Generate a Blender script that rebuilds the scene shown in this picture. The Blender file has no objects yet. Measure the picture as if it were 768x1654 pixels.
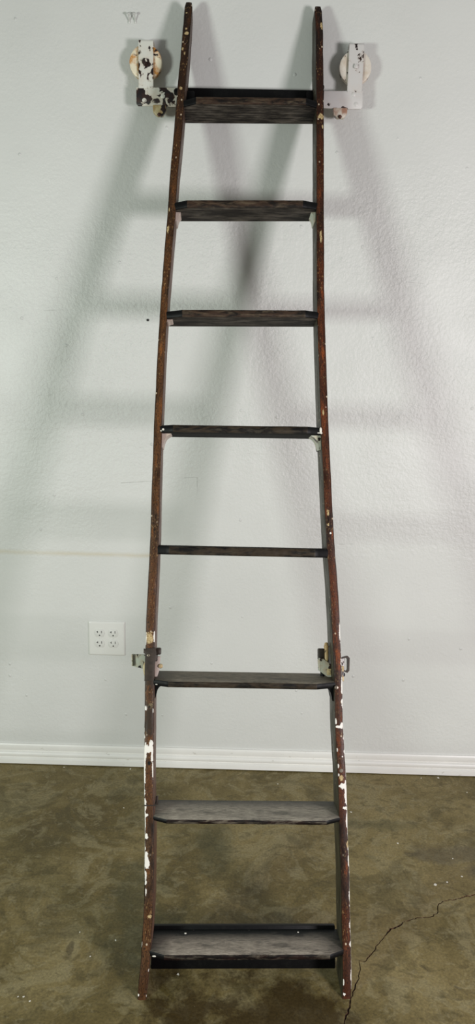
import bpy, bmesh, math, random
from mathutils import Vector, Matrix, noise

random.seed(7)
scene = bpy.context.scene
COL = scene.collection
PI = math.pi

# ------------------------------------------------------------------ helpers
def srgb(r, g, b, a=1.0):
    def c(v):
        v /= 255.0
        return v / 12.92 if v <= 0.04045 else ((v + 0.055) / 1.055) ** 2.4
    return (c(r), c(g), c(b), a)

def tag(o, label=None, cat=None, group=None, kind=None):
    if label: o['label'] = label
    if cat: o['category'] = cat
    if group: o['group'] = group
    if kind: o['kind'] = kind
    return o

def link_bm(name, bm, mats, parent=None, smooth=True, world_matrix=None):
    me = bpy.data.meshes.new(name)
    bm.normal_update()
    bm.to_mesh(me); bm.free()
    for m in (mats if isinstance(mats, (list, tuple)) else [mats]):
        me.materials.append(m)
    if smooth:
        me.shade_smooth() if hasattr(me, 'shade_smooth') else None
        try: me.set_sharp_from_angle(angle=math.radians(38))
        except Exception: pass
    o = bpy.data.objects.new(name, me)
    COL.objects.link(o)
    if world_matrix is not None:
        me.transform(world_matrix)
    if parent: o.parent = parent
    return o

def box(bm, x0, x1, y0, y1, z0, z1, bev=0.0, seg=2, mi=0):
    vs = [bm.verts.new((x, y, z)) for x in (x0, x1) for y in (y0, y1) for z in (z0, z1)]
    idx = [(0,1,3,2),(4,6,7,5),(0,4,5,1),(2,3,7,6),(0,2,6,4),(1,5,7,3)]
    fs = [bm.faces.new([vs[i] for i in q]) for q in idx]
    for f in fs: f.material_index = mi
    bmesh.ops.recalc_face_normals(bm, faces=fs)
    if bev > 0:
        es = list({e for f in fs for e in f.edges})
        bmesh.ops.bevel(bm, geom=es, offset=bev, segments=seg, profile=0.5, affect='EDGES')

def prism(bm, pts, y0, y1, bev=0.0, mi=0, seg=2):
    """polygon pts in (x,z), extruded from y0 (front) to y1"""
    a = [bm.verts.new((x, y0, z)) for x, z in pts]
    b = [bm.verts.new((x, y1, z)) for x, z in pts]
    fs = [bm.faces.new(a), bm.faces.new(list(reversed(b)))]
    n = len(pts)
    for i in range(n):
        fs.append(bm.faces.new((a[i], b[i], b[(i+1) % n], a[(i+1) % n])))
    for f in fs: f.material_index = mi
    bmesh.ops.recalc_face_normals(bm, faces=fs)
    if bev > 0:
        es = list({e for f in fs for e in f.edges})
        bmesh.ops.bevel(bm, geom=es, offset=bev, segments=seg, profile=0.5, affect='EDGES')

def lathe(bm, prof, c, axis='y', n=32, mi=0):
    """prof: (r, h) along axis; closed at ends when r==0"""
    rings = []
    for r, h in prof:
        ring = []
        if r < 1e-6:
            p = {'y': (c[0], c[1]+h, c[2]), 'z': (c[0], c[1], c[2]+h), 'x': (c[0]+h, c[1], c[2])}[axis]
            ring = [bm.verts.new(p)]
        else:
            for k in range(n):
                a = 2*PI*k/n; ca, sa = r*math.cos(a), r*math.sin(a)
                p = {'y': (c[0]+ca, c[1]+h, c[2]+sa), 'z': (c[0]+ca, c[1]+sa, c[2]+h), 'x': (c[0]+h, c[1]+ca, c[2]+sa)}[axis]
                ring.append(bm.verts.new(p))
        rings.append(ring)
    fs = []
    for r0, r1 in zip(rings, rings[1:]):
        if len(r0) == 1 and len(r1) == 1: continue
        for k in range(n):
            k2 = (k+1) % n
            if len(r0) == 1: fs.append(bm.faces.new((r0[0], r1[k], r1[k2])))
            elif len(r1) == 1: fs.append(bm.faces.new((r0[k], r1[0], r0[k2])))
            else: fs.append(bm.faces.new((r0[k], r1[k], r1[k2], r0[k2])))
    for f in fs: f.material_index = mi
    bmesh.ops.recalc_face_normals(bm, faces=fs)

def interp(tab, s):
    """tab: list of (s, value) sorted by s"""
    if s <= tab[0][0]: return tab[0][1]
    for (a, va), (b, vb) in zip(tab, tab[1:]):
        if s <= b:
            return va + (vb-va)*(s-a)/(b-a)
    return tab[-1][1]

# ------------------------------------------------------------------ node helpers
class NT:
    def __init__(self, name):
        self.m = bpy.data.materials.new(name); self.m.use_nodes = True
        self.t = self.m.node_tree; self.n = self.t.nodes; self.l = self.t.links
        self.b = self.n['Principled BSDF']
    def new(self, t, **kw):
        nd = self.n.new(t)
        for k, v in kw.items(): setattr(nd, k, v)
        return nd
    def link(self, a, b): self.l.new(a, b)
    def setin(self, sock, v):
        if hasattr(v, 'is_output') or isinstance(v, bpy.types.NodeSocket): self.l.new(v, sock)
        else: sock.default_value = v
    def coord(self, kind='Object', scale=(1,1,1), loc=(0,0,0)):
        tc = self.new('ShaderNodeTexCoord'); mp = self.new('ShaderNodeMapping')
        mp.inputs['Scale'].default_value = scale; mp.inputs['Location'].default_value = loc
        self.link(tc.outputs[kind], mp.inputs['Vector']); return mp.outputs['Vector']
    def noise(self, vec, scale, detail=4, rough=0.55, dist=0.0, color=False):
        nd = self.new('ShaderNodeTexNoise'); nd.inputs['Scale'].default_value = scale
        nd.inputs['Detail'].default_value = detail; nd.inputs['Roughness'].default_value = rough
        nd.inputs['Distortion'].default_value = dist
        self.link(vec, nd.inputs['Vector']); return nd.outputs['Color' if color else 'Fac']
    def vor(self, vec, scale, feature='F1', out='Distance'):
        nd = self.new('ShaderNodeTexVoronoi', feature=feature); nd.inputs['Scale'].default_value = scale
        self.link(vec, nd.inputs['Vector']); return nd.outputs[out]
    def ramp(self, fac, stops, interp_='LINEAR'):
        nd = self.new('ShaderNodeValToRGB'); cr = nd.color_ramp; cr.interpolation = interp_
        while len(cr.elements) > 1: cr.elements.remove(cr.elements[-1])
        cr.elements[0].position = stops[0][0]
        c = stops[0][1]; cr.elements[0].color = c if isinstance(c, tuple) else (c, c, c, 1)
        for p, c in stops[1:]:
            e = cr.elements.new(p); e.color = c if isinstance(c, tuple) else (c, c, c, 1)
        self.link(fac, nd.inputs['Fac']); return nd.outputs['Color']
    def math(self, op, a, b=None, clamp=False):
        nd = self.new('ShaderNodeMath', operation=op, use_clamp=clamp)
        self.setin(nd.inputs[0], a)
        if b is not None: self.setin(nd.inputs[1], b)
        return nd.outputs[0]
    def mix(self, fac, a, b, mode='MIX'):
        nd = self.new('ShaderNodeMix', data_type='RGBA', blend_type=mode)
        self.setin(nd.inputs['Factor'], fac); self.setin(nd.inputs['A'], a); self.setin(nd.inputs['B'], b)
        return nd.outputs['Result']
    def sep(self, vec):
        nd = self.new('ShaderNodeSeparateXYZ'); self.link(vec, nd.inputs[0]); return nd.outputs
    def bump(self, h, strength=0.3, dist=0.01, normal=None):
        nd = self.new('ShaderNodeBump'); nd.inputs['Strength'].default_value = strength
        nd.inputs['Distance'].default_value = dist; self.link(h, nd.inputs['Height'])
        if normal is not None: self.link(normal, nd.inputs['Normal'])
        return nd.outputs['Normal']
    def out(self, color=None, rough=None, normal=None, metal=None, spec=None, coat=None):
        if color is not None: self.setin(self.b.inputs['Base Color'], color)
        if rough is not None: self.setin(self.b.inputs['Roughness'], rough)
        if normal is not None: self.link(normal, self.b.inputs['Normal'])
        if metal is not None: self.setin(self.b.inputs['Metallic'], metal)
        if spec is not None: self.b.inputs['Specular IOR Level'].default_value = spec
        if coat is not None: self.b.inputs['Coat Weight'].default_value = coat
        return self.m
    def blobs(self, vec, items, jag, edge=0.12):
        """mask 0..1 made of distorted ellipses; items (x, y, rx, ry) in the vector's own units, jag: noise value 0..1"""
        cur = None
        for (x, y, rx, ry) in items:
            s = self.new('ShaderNodeVectorMath', operation='SUBTRACT'); self.link(vec, s.inputs[0]); s.inputs[1].default_value = (x, y, 0)
            m = self.new('ShaderNodeVectorMath', operation='MULTIPLY'); self.link(s.outputs[0], m.inputs[0]); m.inputs[1].default_value = (1/rx, 1/ry, 0)
            q = self.new('ShaderNodeVectorMath', operation='LENGTH'); self.link(m.outputs[0], q.inputs[0])
            cur = q.outputs['Value'] if cur is None else self.math('MINIMUM', cur, q.outputs['Value'])
        d = self.math('ADD', cur, self.math('MULTIPLY', self.math('SUBTRACT', jag, 0.5), 2.2))
        return self.ramp(d, [(1-edge, 1.0), (1.0, 0.0)])

# ------------------------------------------------------------------ materials
def mat_wall():
    t = NT('painted_wall')
    v = t.coord('Object')
    base = t.ramp(t.noise(v, 2.2, 3), [(0.35, srgb(211, 212, 208)), (0.65, srgb(217, 218, 214))])
    x, y, z = t.sep(v)
    # faint yellowish drip line left, two pencil lines
    jit = t.math('MULTIPLY', t.math('SUBTRACT', t.noise(v, 9, 3), 0.5), 0.012)
    dz = t.math('ABSOLUTE', t.math('ADD', t.math('SUBTRACT', z, 0.7685), jit))
    st = t.ramp(dz, [(0.0, 0.42), (0.011, 0.0)])
    st = t.math('MULTIPLY', st, t.ramp(x, [(0.0, 0.0), (0.001, 0.0)]) if False else t.math('LESS_THAN', x, -0.335))
    st = t.math('MULTIPLY', st, t.ramp(t.noise(v, 5, 2), [(0.3, 0.4), (0.6, 1.0)]))
    col = t.mix(st, base, srgb(196, 178, 132))
    pen = None
    for (x0, z0, x1, z1, w) in ((-0.4313, 1.0104, -0.30, 1.021, 0.0012), (-0.24, 1.031, -0.1832, 1.0349, 0.0010), (-0.1832, 1.0349, -0.1826, 0.984, 0.0016),
                                (0.2844, 0.8241, 0.3289, 0.8253, 0.0010), (0.452, 1.652, 0.50, 1.650, 0.0008), (-0.66, 1.545, -0.60, 1.548, 0.0009)):
        L = math.hypot(x1-x0, z1-z0); dx, dz_ = (x1-x0)/L, (z1-z0)/L
        px = t.math('SUBTRACT', x, x0); pz = t.math('SUBTRACT', z, z0)
        al = t.math('ADD', t.math('MULTIPLY', px, dx), t.math('MULTIPLY', pz, dz_))
        pe = t.math('ABSOLUTE', t.math('SUBTRACT', t.math('MULTIPLY', px, dz_), t.math('MULTIPLY', pz, dx)))
        m = t.math('MULTIPLY', t.math('LESS_THAN', pe, w), t.math('MULTIPLY', t.math('GREATER_THAN', al, 0.0), t.math('LESS_THAN', al, L)))
        pen = m if pen is None else t.math('MAXIMUM', pen, m)
    pen = t.math('MULTIPLY', pen, t.ramp(t.noise(v, 40, 2), [(0.4, 0.08), (0.6, 0.4)]))
    col = t.mix(pen, col, srgb(120, 118, 112))
    # small scuffs
    sp = t.ramp(t.vor(v, 2.6), [(0.004, 1.0), (0.008, 0.0)])
    col = t.mix(t.math('MULTIPLY', sp, 0.35), col, srgb(140, 138, 132))
    # roller stipple: stronger in a broad middle band, smoother elsewhere
    vs = t.coord('Object', scale=(1, 1, 1.0))
    fine = t.noise(vs, 95, 3, 0.6)
    mid = t.noise(vs, 34, 2, 0.5)
    big = t.noise(v, 3.0, 2)
    amp = t.ramp(big, [(0.38, 0.35), (0.62, 1.0)])
    zone = t.ramp(t.math('MULTIPLY', z, 0.4), [(0.30, 0.35), (0.48, 1.0), (0.70, 1.0), (0.80, 0.35)])
    h = t.math('MULTIPLY', t.math('MULTIPLY', t.math('ADD', fine, t.math('MULTIPLY', mid, 0.7)), amp), zone)
    drips = t.ramp(t.vor(v, 13), [(0.03, 1.0), (0.07, 0.0)])
    h = t.math('ADD', h, t.math('MULTIPLY', drips, 0.35))
    return t.out(col, 0.43, t.bump(h, 1.0, 0.0048), spec=0.42)

def mat_trim():
    t = NT('baseboard_paint')
    v = t.coord('Object')
    col = t.ramp(t.noise(v, 6, 4), [(0.35, srgb(232, 231, 226)), (0.6, srgb(238, 237, 232))])
    sp = t.ramp(t.noise(t.coord('Object', scale=(0.4, 1, 1)), 90, 3, 0.7), [(0.66, 0.0), (0.74, 0.6)])
    col = t.mix(sp, col, srgb(170, 164, 150))
    return t.out(col, 0.32, t.bump(t.noise(v, 60, 2), 0.08, 0.002))

def mat_floor():
    t = NT('stained_concrete')
    v = t.coord('Object')
    wob = t.noise(v, 3.0, 4, 0.6, color=True)
    vv = t.new('ShaderNodeMix', data_type='VECTOR'); vv.inputs['Factor'].default_value = 0.12
    t.link(v, vv.inputs['A']); t.link(wob, vv.inputs['B']); vw = vv.outputs['Result']
    a = t.noise(vw, 3.4, 9, 0.68, 0.5)
    col = t.ramp(a, [(0.30, srgb(80, 68, 34)), (0.42, srgb(102, 89, 50)), (0.52, srgb(122, 108, 68)), (0.64, srgb(136, 122, 82)), (0.76, srgb(116, 101, 66))])
    b = t.noise(vw, 8.0, 8, 0.70, 1.5)
    col = t.mix(t.ramp(b, [(0.50, 0.0), (0.545, 0.42), (0.62, 0.60)]), col, srgb(142, 132, 98))
    c = t.noise(t.coord('Object', scale=(1, 1, 1), loc=(3, 7, 0)), 6.0, 8, 0.68, 0.9)
    col = t.mix(t.ramp(c, [(0.52, 0.0), (0.57, 0.34), (0.66, 0.58)]), col, srgb(70, 63, 34))
    e = t.noise(t.coord('Object', scale=(1, 1.6, 1), loc=(9, 1, 0)), 17.0, 8, 0.72, 0.8)
    col = t.mix(t.ramp(e, [(0.54, 0.0), (0.60, 0.45)]), col, srgb(76, 67, 38))
    e2 = t.noise(t.coord('Object', scale=(1, 1.4, 1), loc=(2, 11, 0)), 24.0, 8, 0.72, 0.8)
    col = t.mix(t.ramp(e2, [(0.56, 0.0), (0.62, 0.40)]), col, srgb(146, 136, 104))
    # greyish green patches and a brown one between the feet
    jag = t.noise(v, 14, 5, 0.65)
    st = t.blobs(v, [(-0.30, -0.62, 0.10, 0.16), (-0.25, -0.80, 0.12, 0.16), (-0.09, -0.42, 0.08, 0.14), (0.42, -0.30, 0.13, 0.035)], jag, 0.6)
    col = t.mix(t.math('MULTIPLY', st, 0.5), col, srgb(70, 70, 46))
    st2 = t.blobs(v, [(0.60, -0.44, 0.16, 0.05), (0.72, -0.50, 0.12, 0.05)], jag, 0.5)
    col = t.mix(t.math('MULTIPLY', st2, 0.55), col, srgb(80, 72, 56))
    stain_shade = t.blobs(v, [(0.01, -1.17, 0.27, 0.28), (0.10, -1.02, 0.17, 0.14), (-0.14, -1.10, 0.14, 0.20), (0.0, -1.45, 0.3, 0.35)], jag, 0.40)  # brown stain, deepened with the painted shade of someone standing in front
    col = t.mix(t.math('MULTIPLY', stain_shade, 0.78), col, srgb(50, 35, 9))
    d1 = t.blobs(v, [(-0.43, -0.83, 0.012, 0.035)], jag, 0.3)
    col = t.mix(t.math('MULTIPLY', d1, 0.6), col, srgb(66, 56, 36))
    # dust and chips
    sp = t.ramp(t.vor(v, 38), [(0.035, 1.0), (0.06, 0.0)])
    col = t.mix(t.math('MULTIPLY', sp, 0.35), col, srgb(60, 50, 30))
    sp2 = t.ramp(t.vor(t.coord('Object', loc=(5, 2, 1)), 26), [(0.02, 1.0), (0.04, 0.0)])
    col = t.mix(t.math('MULTIPLY', sp2, 0.5), col, srgb(150, 142, 116))
    f = t.noise(v, 160, 3, 0.7)
    col = t.mix(1.0, col, t.ramp(f, [(0.30, 0.70), (0.5, 1.0), (0.7, 1.28)]), 'MULTIPLY')
    # light scuffed lines to the right of the right foot
    x, y, z = t.sep(v)
    scr = None
    for (x0, y0, x1, y1, w) in ((0.40, -0.83, 0.62, -1.02, 0.0035), (0.37, -1.06, 0.52, -1.07, 0.004), (0.37, -1.00, 0.48, -1.01, 0.003), (-0.155, -0.93, -0.195, -1.0, 0.0018)):
        L = math.hypot(x1-x0, y1-y0); dx, dy = (x1-x0)/L, (y1-y0)/L
        px = t.math('SUBTRACT', x, x0); py = t.math('SUBTRACT', y, y0)
        al = t.math('ADD', t.math('MULTIPLY', px, dx), t.math('MULTIPLY', py, dy))
        pe = t.math('ABSOLUTE', t.math('SUBTRACT', t.math('MULTIPLY', px, dy), t.math('MULTIPLY', py, dx)))
        m = t.math('MULTIPLY', t.math('LESS_THAN', pe, w), t.math('MULTIPLY', t.math('GREATER_THAN', al, 0.0), t.math('LESS_THAN', al, L)))
        scr = m if scr is None else t.math('MAXIMUM', scr, m)
    col = t.mix(t.math('MULTIPLY', scr, t.ramp(t.noise(v, 60, 3), [(0.4, 0.0), (0.62, 0.5)])), col, srgb(72, 64, 44))
    rough = t.ramp(a, [(0.3, 0.50), (0.7, 0.66)])
    h = t.math('ADD', t.math('MULTIPLY', f, 0.5), t.noise(v, 30, 4))
    return t.out(col, rough, t.bump(h, 0.15, 0.003), spec=0.35)

def mat_crack():
    t = NT('crack_earth')
    v = t.coord('Object')
    col = t.ramp(t.noise(v, 90, 3, 0.7), [(0.42, srgb(40, 26, 14)), (0.55, srgb(96, 66, 44)), (0.68, srgb(150, 132, 100))])
    return t.out(col, 0.9)

def mat_rail(name, dark, mid, warm, inner, flecks_amt, white, tan, edge_lo, edge_hi, hole, darks=()):
    """painted and worn wood; UV: u = metres around the section from the outer front corner, v = metres up the rail"""
    t = NT(name)
    uv = t.coord('UV')
    gr = t.coord('UV', scale=(1.0, 0.10, 1))          # grain runs along the rail
    g = t.noise(gr, 330, 6, 0.75)
    patch = t.noise(t.coord('UV', scale=(1.0, 0.22, 1)), 46, 5, 0.65)
    big = t.noise(t.coord('UV', scale=(1, 1, 1), loc=(3, 1, 0)), 5.0, 3, 0.5)
    col = t.ramp(patch, [(0.36, dark), (0.52, mid), (0.66, warm)])
    col = t.mix(t.ramp(big, [(0.42, 0.0), (0.60, 0.85)]), col, t.mix(t.ramp(g, [(0.35, 0.0), (0.65, 1.0)]), dark, warm))
    col = t.mix(t.ramp(g, [(0.50, 0.0), (0.60, 0.75)]), col, dark)
    sp_ = t.noise(t.coord('UV', scale=(1.0, 0.45, 1), loc=(4, 4, 0)), 420, 4, 0.7)
    col = t.mix(t.ramp(sp_, [(0.52, 0.0), (0.60, 0.85)]), col, tuple(c*0.45 for c in dark[:3])+(1,))
    u, vv, _ = t.sep(uv)
    up_dark = t.ramp(t.math('MULTIPLY', vv, 0.38), [(0.68, 0.0), (0.90, 0.75)])
    col = t.mix(up_dark, col, srgb(24, 14, 11))
    # tan flecks where the finish has chipped along the grain
    fl = t.noise(t.coord('UV', scale=(1.0, 0.30, 1)), 330, 3, 0.6)
    flz = t.noise(t.coord('UV', scale=(1, 1, 1), loc=(7, 0, 0)), 9, 3)
    fth = t.math('MULTIPLY', t.ramp(fl, [(0.60, 0.0), (0.67, 1.0)]), t.ramp(flz, [(0.42, 0.0), (0.58, 1.0)]))
    col = t.mix(t.math('MULTIPLY', fth, flecks_amt), col, srgb(158, 128, 84))
    # inner side of the rail: another tone
    inn = t.math('GREATER_THAN', u, 0.0235)
    icol = t.mix(t.ramp(t.noise(t.coord('UV', scale=(1, 0.06, 1)), 200, 4, 0.6), [(0.4, 0.0), (0.62, 1.0)]), inner[0], inner[1])
    icol = t.mix(t.math('MULTIPLY', up_dark, 0.7), icol, srgb(40, 36, 28))
    col = t.mix(inn, col, icol)
    ed = t.math('ADD', t.math('ABSOLUTE', t.math('SUBTRACT', u, 0.0112)), t.math('MULTIPLY', t.math('SUBTRACT', patch, 0.5), 0.010))
    edm = t.math('MULTIPLY', t.ramp(t.math('MULTIPLY', ed, 50.0), [(0.42, 0.0), (0.50, 0.65)]), t.math('SUBTRACT', 1.0, inn))
    col = t.mix(edm, col, tuple(c*0.6 for c in dark[:3])+(1,))
    jag = t.noise(t.coord('UV', scale=(1, 0.7, 1)), 150, 4, 0.65)
    # thin chipped white paint left along the outer arris
    ej = t.math('ADD', u, t.math('MULTIPLY', t.math('SUBTRACT', t.noise(t.coord('UV', scale=(1, 0.6, 1)), 60, 4, 0.7), 0.5), 0.022))
    em = t.math('MULTIPLY', t.math('LESS_THAN', ej, 0.0002), t.math('MULTIPLY', t.math('GREATER_THAN', vv, edge_lo), t.math('LESS_THAN', vv, edge_hi)))
    em = t.math('MULTIPLY', em, t.math('LESS_THAN', u, 0.02))
    wm = t.blobs(uv, white, jag, 0.10)
    wm = t.math('MAXIMUM', wm, em)
    tm = t.blobs(uv, tan, jag, 0.25)
    col = t.mix(t.math('MULTIPLY', tm, 0.9), col, t.mix(t.ramp(sp_, [(0.45, 0.0), (0.6, 1.0)]), srgb(206, 184, 138), srgb(132, 104, 62)))
    col = t.mix(wm, col, srgb(238, 234, 226))
    tiny = t.ramp(t.vor(t.coord('UV', scale=(1, 0.8, 1)), 62), [(0.10, 1.0), (0.16, 0.0)])
    tiny = t.math('MULTIPLY', tiny, t.ramp(t.noise(uv, 11, 2), [(0.50, 0.0), (0.56, 1.0)]))
    col = t.mix(t.math('MULTIPLY', tiny, 0.75), col, srgb(206, 190, 164))
    if darks:
        dm = t.blobs(uv, darks, jag, 0.3)
        col = t.mix(t.math('MULTIPLY', dm, 0.85), col, srgb(48, 38, 28))
    hm = t.blobs(uv, hole, t.math('MULTIPLY', jag, 0.0) if False else t.math('ADD', t.math('MULTIPLY', jag, 0.0), 0.5), 0.15)
    col = t.mix(hm, col, srgb(14, 10, 8))
    h = t.math('ADD', t.math('MULTIPLY', g, 0.6), t.math('ADD', t.math('MULTIPLY', wm, 0.6), t.math('MULTIPLY', patch, 0.8)))
    return t.out(col, t.ramp(patch, [(0.35, 0.32), (0.65, 0.6)]), t.bump(h, 0.55, 0.0015), spec=0.25)

def mat_tread_top(name, worn, dark, xr, dlo, dhi):
    t = NT(name)
    uv = t.coord('UV')
    u, vv, _ = t.sep(uv)
    g = t.noise(t.coord('UV', scale=(0.12, 1.0, 1)), 420, 6, 0.75, 0.15)
    g2 = t.noise(t.coord('UV', scale=(0.30, 1.0, 1)), 42, 7, 0.70, 0.3)
    wood = t.ramp(g, [(0.38, tuple(c*0.45 for c in worn[:3])+(1,)), (0.5, tuple(c*0.72 for c in worn[:3])+(1,)), (0.62, worn)])
    rx = t.ramp(t.math('ADD', t.math('ABSOLUTE', u), t.math('MULTIPLY', t.math('SUBTRACT', g2, 0.5), 0.10)), [(xr-0.03, 1.0), (xr+0.035, 0.0)])
    dd = t.math('ADD', vv, t.math('MULTIPLY', t.math('SUBTRACT', g2, 0.5), 0.06))
    ry = t.ramp(t.math('MULTIPLY', dd, 5.0), [(dlo*5, 1.0), (dhi*5, 0.0)])
    m = t.math('MULTIPLY', t.math('MULTIPLY', rx, ry), t.ramp(g2, [(0.36, 0.35), (0.52, 1.0)]))
    col = t.mix(m, dark, wood)
    sp = t.ramp(t.vor(uv, 60), [(0.06, 1.0), (0.10, 0.0)])
    col = t.mix(t.math('MULTIPLY', sp, 0.3), col, srgb(150, 146, 136))
    return t.out(col, t.ramp(m, [(0.0, 0.45), (1.0, 0.7)]), t.bump(g, 0.6, 0.0015), spec=0.2)

def mat_tread_nose(name, a, b, c):
    t = NT(name)
    uv = t.coord('UV')
    u, vv, _ = t.sep(uv)
    g = t.noise(t.coord('UV', scale=(0.16, 1.0, 1)), 120, 6, 0.7, 0.4)
    g2 = t.noise(t.coord('UV', scale=(0.35, 1.0, 1), loc=(1.3, 0.2, 0)), 34, 5, 0.6, 0.3)
    col = t.ramp(g2, [(0.38, a), (0.50, b), (0.60, a), (0.70, c)])
    col = t.mix(t.ramp(g, [(0.5, 0.0), (0.66, 0.6)]), col, c)
    return t.out(col, 0.5, t.bump(g, 0.5, 0.0012), spec=0.22)

def mat_under(name, a, b):
    t = NT(name)
    g = t.noise(t.coord('UV', scale=(0.10, 1.0, 1)), 150, 6, 0.72, 0.5)
    g2 = t.noise(t.coord('UV', scale=(0.4, 1.0, 1)), 25, 4, 0.6)
    col = t.mix(t.ramp(g2, [(0.4, 0.2), (0.6, 1.0)]), a, t.ramp(g, [(0.40, a), (0.62, b)]))
    return t.out(col, 0.7, t.bump(g, 0.5, 0.0012), spec=0.12)

def mat_black():
    t = NT('black_paint')
    v = t.coord('Object')
    n = t.noise(v, 60, 4, 0.7)
    col = t.ramp(n, [(0.50, srgb(7, 7, 8)), (0.70, srgb(17, 17, 16)), (0.82, srgb(70, 68, 62))])
    return t.out(col, 0.48, t.bump(n, 0.3, 0.001), spec=0.18)

def mat_chipped(name, paint, rust_amt, thr, seed, rusty=None):
    """pale enamel on dark iron, chipped"""
    t = NT(name)
    v = t.coord('Object', loc=(seed, seed*0.7, seed*1.3))
    n = t.noise(v, 42, 4, 0.55, 0.4)
    n2 = t.noise(v, 15, 3, 0.5)
    s = t.math('ADD', t.math('MULTIPLY', n, 0.72), t.math('MULTIPLY', n2, 0.45))
    chip = t.ramp(s, [(thr, 0.0), (thr+0.012, 1.0)])
    rim = t.ramp(s, [(thr-0.03, 0.0), (thr, 1.0)])
    rn = t.noise(v, 30, 4, 0.6)
    col = t.mix(t.math('MULTIPLY', t.ramp(rn, [(0.46, 0.0), (0.60, 1.0)]), rust_amt), paint, rusty or srgb(190, 140, 78))
    col = t.mix(t.math('MULTIPLY', rim, 0.25), col, srgb(150, 120, 92))
    col = t.mix(chip, col, t.ramp(t.noise(v, 90, 2), [(0.4, srgb(26, 19, 20)), (0.65, srgb(54, 32, 24))]))
    h = t.math('SUBTRACT', t.math('MULTIPLY', t.noise(v, 80, 3), 0.25), chip)
    return t.out(col, 0.42, t.bump(h, 0.5, 0.0012), spec=0.45)

def mat_plain(name, col, rough=0.4, metal=0.0, vary=0.12, scale=60):
    t = NT(name)
    n = t.noise(t.coord('Object'), scale, 3)
    dk = tuple(c*(1-vary*2) for c in col[:3]) + (1,)
    return t.out(t.ramp(n, [(0.35, dk), (0.65, col)]), rough, t.bump(n, 0.1, 0.001), metal)

M_WALL, M_TRIM, M_FLOOR, M_CRACK, M_BLACK = mat_wall(), mat_trim(), mat_floor(), mat_crack(), mat_black()
HOLEL = [(0.0125, 0.519, 0.0042, 0.0050), (0.0115, 0.649, 0.0020, 0.0030), (0.0115, 0.4485, 0.0014, 0.0016), (0.0115, 0.4330, 0.0013, 0.0013)]
M_RAIL_L = mat_rail('worn_brown_wood', srgb(32, 22, 14), srgb(84, 58, 36), srgb(134, 82, 36),
    (srgb(72, 52, 42), srgb(122, 92, 78)), 0.95,
    [(0.0165, 0.562, 0.005, 0.011), (0.010, 0.552, 0.012, 0.009), (0.003, 0.546, 0.004, 0.020), (0.0195, 0.538, 0.003, 0.020), (0.001, 0.505, 0.003, 0.040), (0.0215, 0.505, 0.002, 0.022),
     (0.003, 0.6450, 0.0045, 0.0065), (0.0205, 0.640, 0.002, 0.006), (0.0015, 0.425, 0.0035, 0.016), (0.004, 0.401, 0.004, 0.004), (0.004, 0.354, 0.0040, 0.0060),
     (0.004, 0.308, 0.0045, 0.014), (0.006, 0.293, 0.006, 0.011), (0.003, 0.268, 0.002, 0.010), (0.003, 0.251, 0.0025, 0.005), (0.004, 0.232, 0.0016, 0.009),
     (0.0215, 0.815, 0.0025, 0.012), (0.0005, 0.808, 0.002, 0.014), (0.0005, 0.388, 0.0015, 0.035), (0.021, 0.062, 0.0018, 0.004), (0.0008, 0.010, 0.003, 0.003), (0.021, 0.008, 0.002, 0.003),
     (0.0005, 0.118, 0.0012, 0.006)],
    [(0.010, 0.812, 0.010, 0.016), (0.015, 0.178, 0.0045, 0.0055), (0.012, 2.452, 0.007, 0.006), (0.010, 2.466, 0.003, 0.004), (0.004, 2.405, 0.003, 0.005), (0.011, 2.39, 0.002, 0.006), (0.007, 2.515, 0.003, 0.002),
     (0.014, 0.652, 0.006, 0.007), (0.010, 2.285, 0.004, 0.005), (0.004, 1.93, 0.002, 0.006), (0.005, 1.875, 0.003, 0.012)],
    0.255, 0.60, HOLEL, [(0.012, 0.735, 0.02, 0.045), (0.012, 0.62, 0.012, 0.05)])
M_RAIL_R = mat_rail('worn_reddish_wood', srgb(26, 15, 10), srgb(62, 37, 24), srgb(136, 68, 28),
    (srgb(44, 41, 32), srgb(80, 76, 60)), 0.75,
    [(0.008, 0.606, 0.010, 0.004), (0.003, 0.609, 0.005, 0.006), (0.0185, 0.618, 0.003, 0.006), (0.0185, 0.552, 0.0022, 0.0045), (0.006, 0.5365, 0.0018, 0.002), (0.018, 0.515, 0.002, 0.005), (0.018, 0.494, 0.002, 0.003),
     (0.008, 0.468, 0.010, 0.0065), (0.002, 0.450, 0.0042, 0.030), (0.004, 0.418, 0.006, 0.004), (0.001, 0.39, 0.003, 0.016), (0.001, 0.70, 0.0022, 0.020), (0.001, 0.665, 0.003, 0.006),
     (0.001, 0.83, 0.0022, 0.022), (0.0085, 1.075, 0.0022, 0.0025), (0.001, 0.30, 0.002, 0.012), (0.001, 0.22, 0.0016, 0.010), (0.0015, 0.118, 0.0022, 0.006), (0.001, 0.048, 0.002, 0.010), (0.019, 0.036, 0.0015, 0.008), (0.016, 0.010, 0.003, 0.003),
     (0.0055, 1.40, 0.001, 0.001)],
    [(0.012, 0.486, 0.005, 0.008), (0.012, 1.128, 0.0030, 0.008), (0.013, 1.096, 0.002, 0.004), (0.013, 1.385, 0.0022, 0.010), (0.008, 2.215, 0.008, 0.010), (0.009, 1.865, 0.0035, 0.020), (0.004, 2.185, 0.002, 0.006), (0.004, 2.49, 0.004, 0.01),
     (0.0015, 0.335, 0.003, 0.010)],
    0.02, 0.85, [(0.0095, 0.506, 0.0001, 0.0001)])
GREYWOOD = srgb(128, 124, 114)
M_TOP6 = mat_tread_top('tread_top_soft_wear', srgb(158, 150, 134), srgb(50, 47, 41), 0.20, 0.10, 0.16)
M_TOP7 = mat_tread_top('tread_top_grey_wear', srgb(190, 182, 166), srgb(60, 60, 55), 0.22, 0.055, 0.105)
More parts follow.
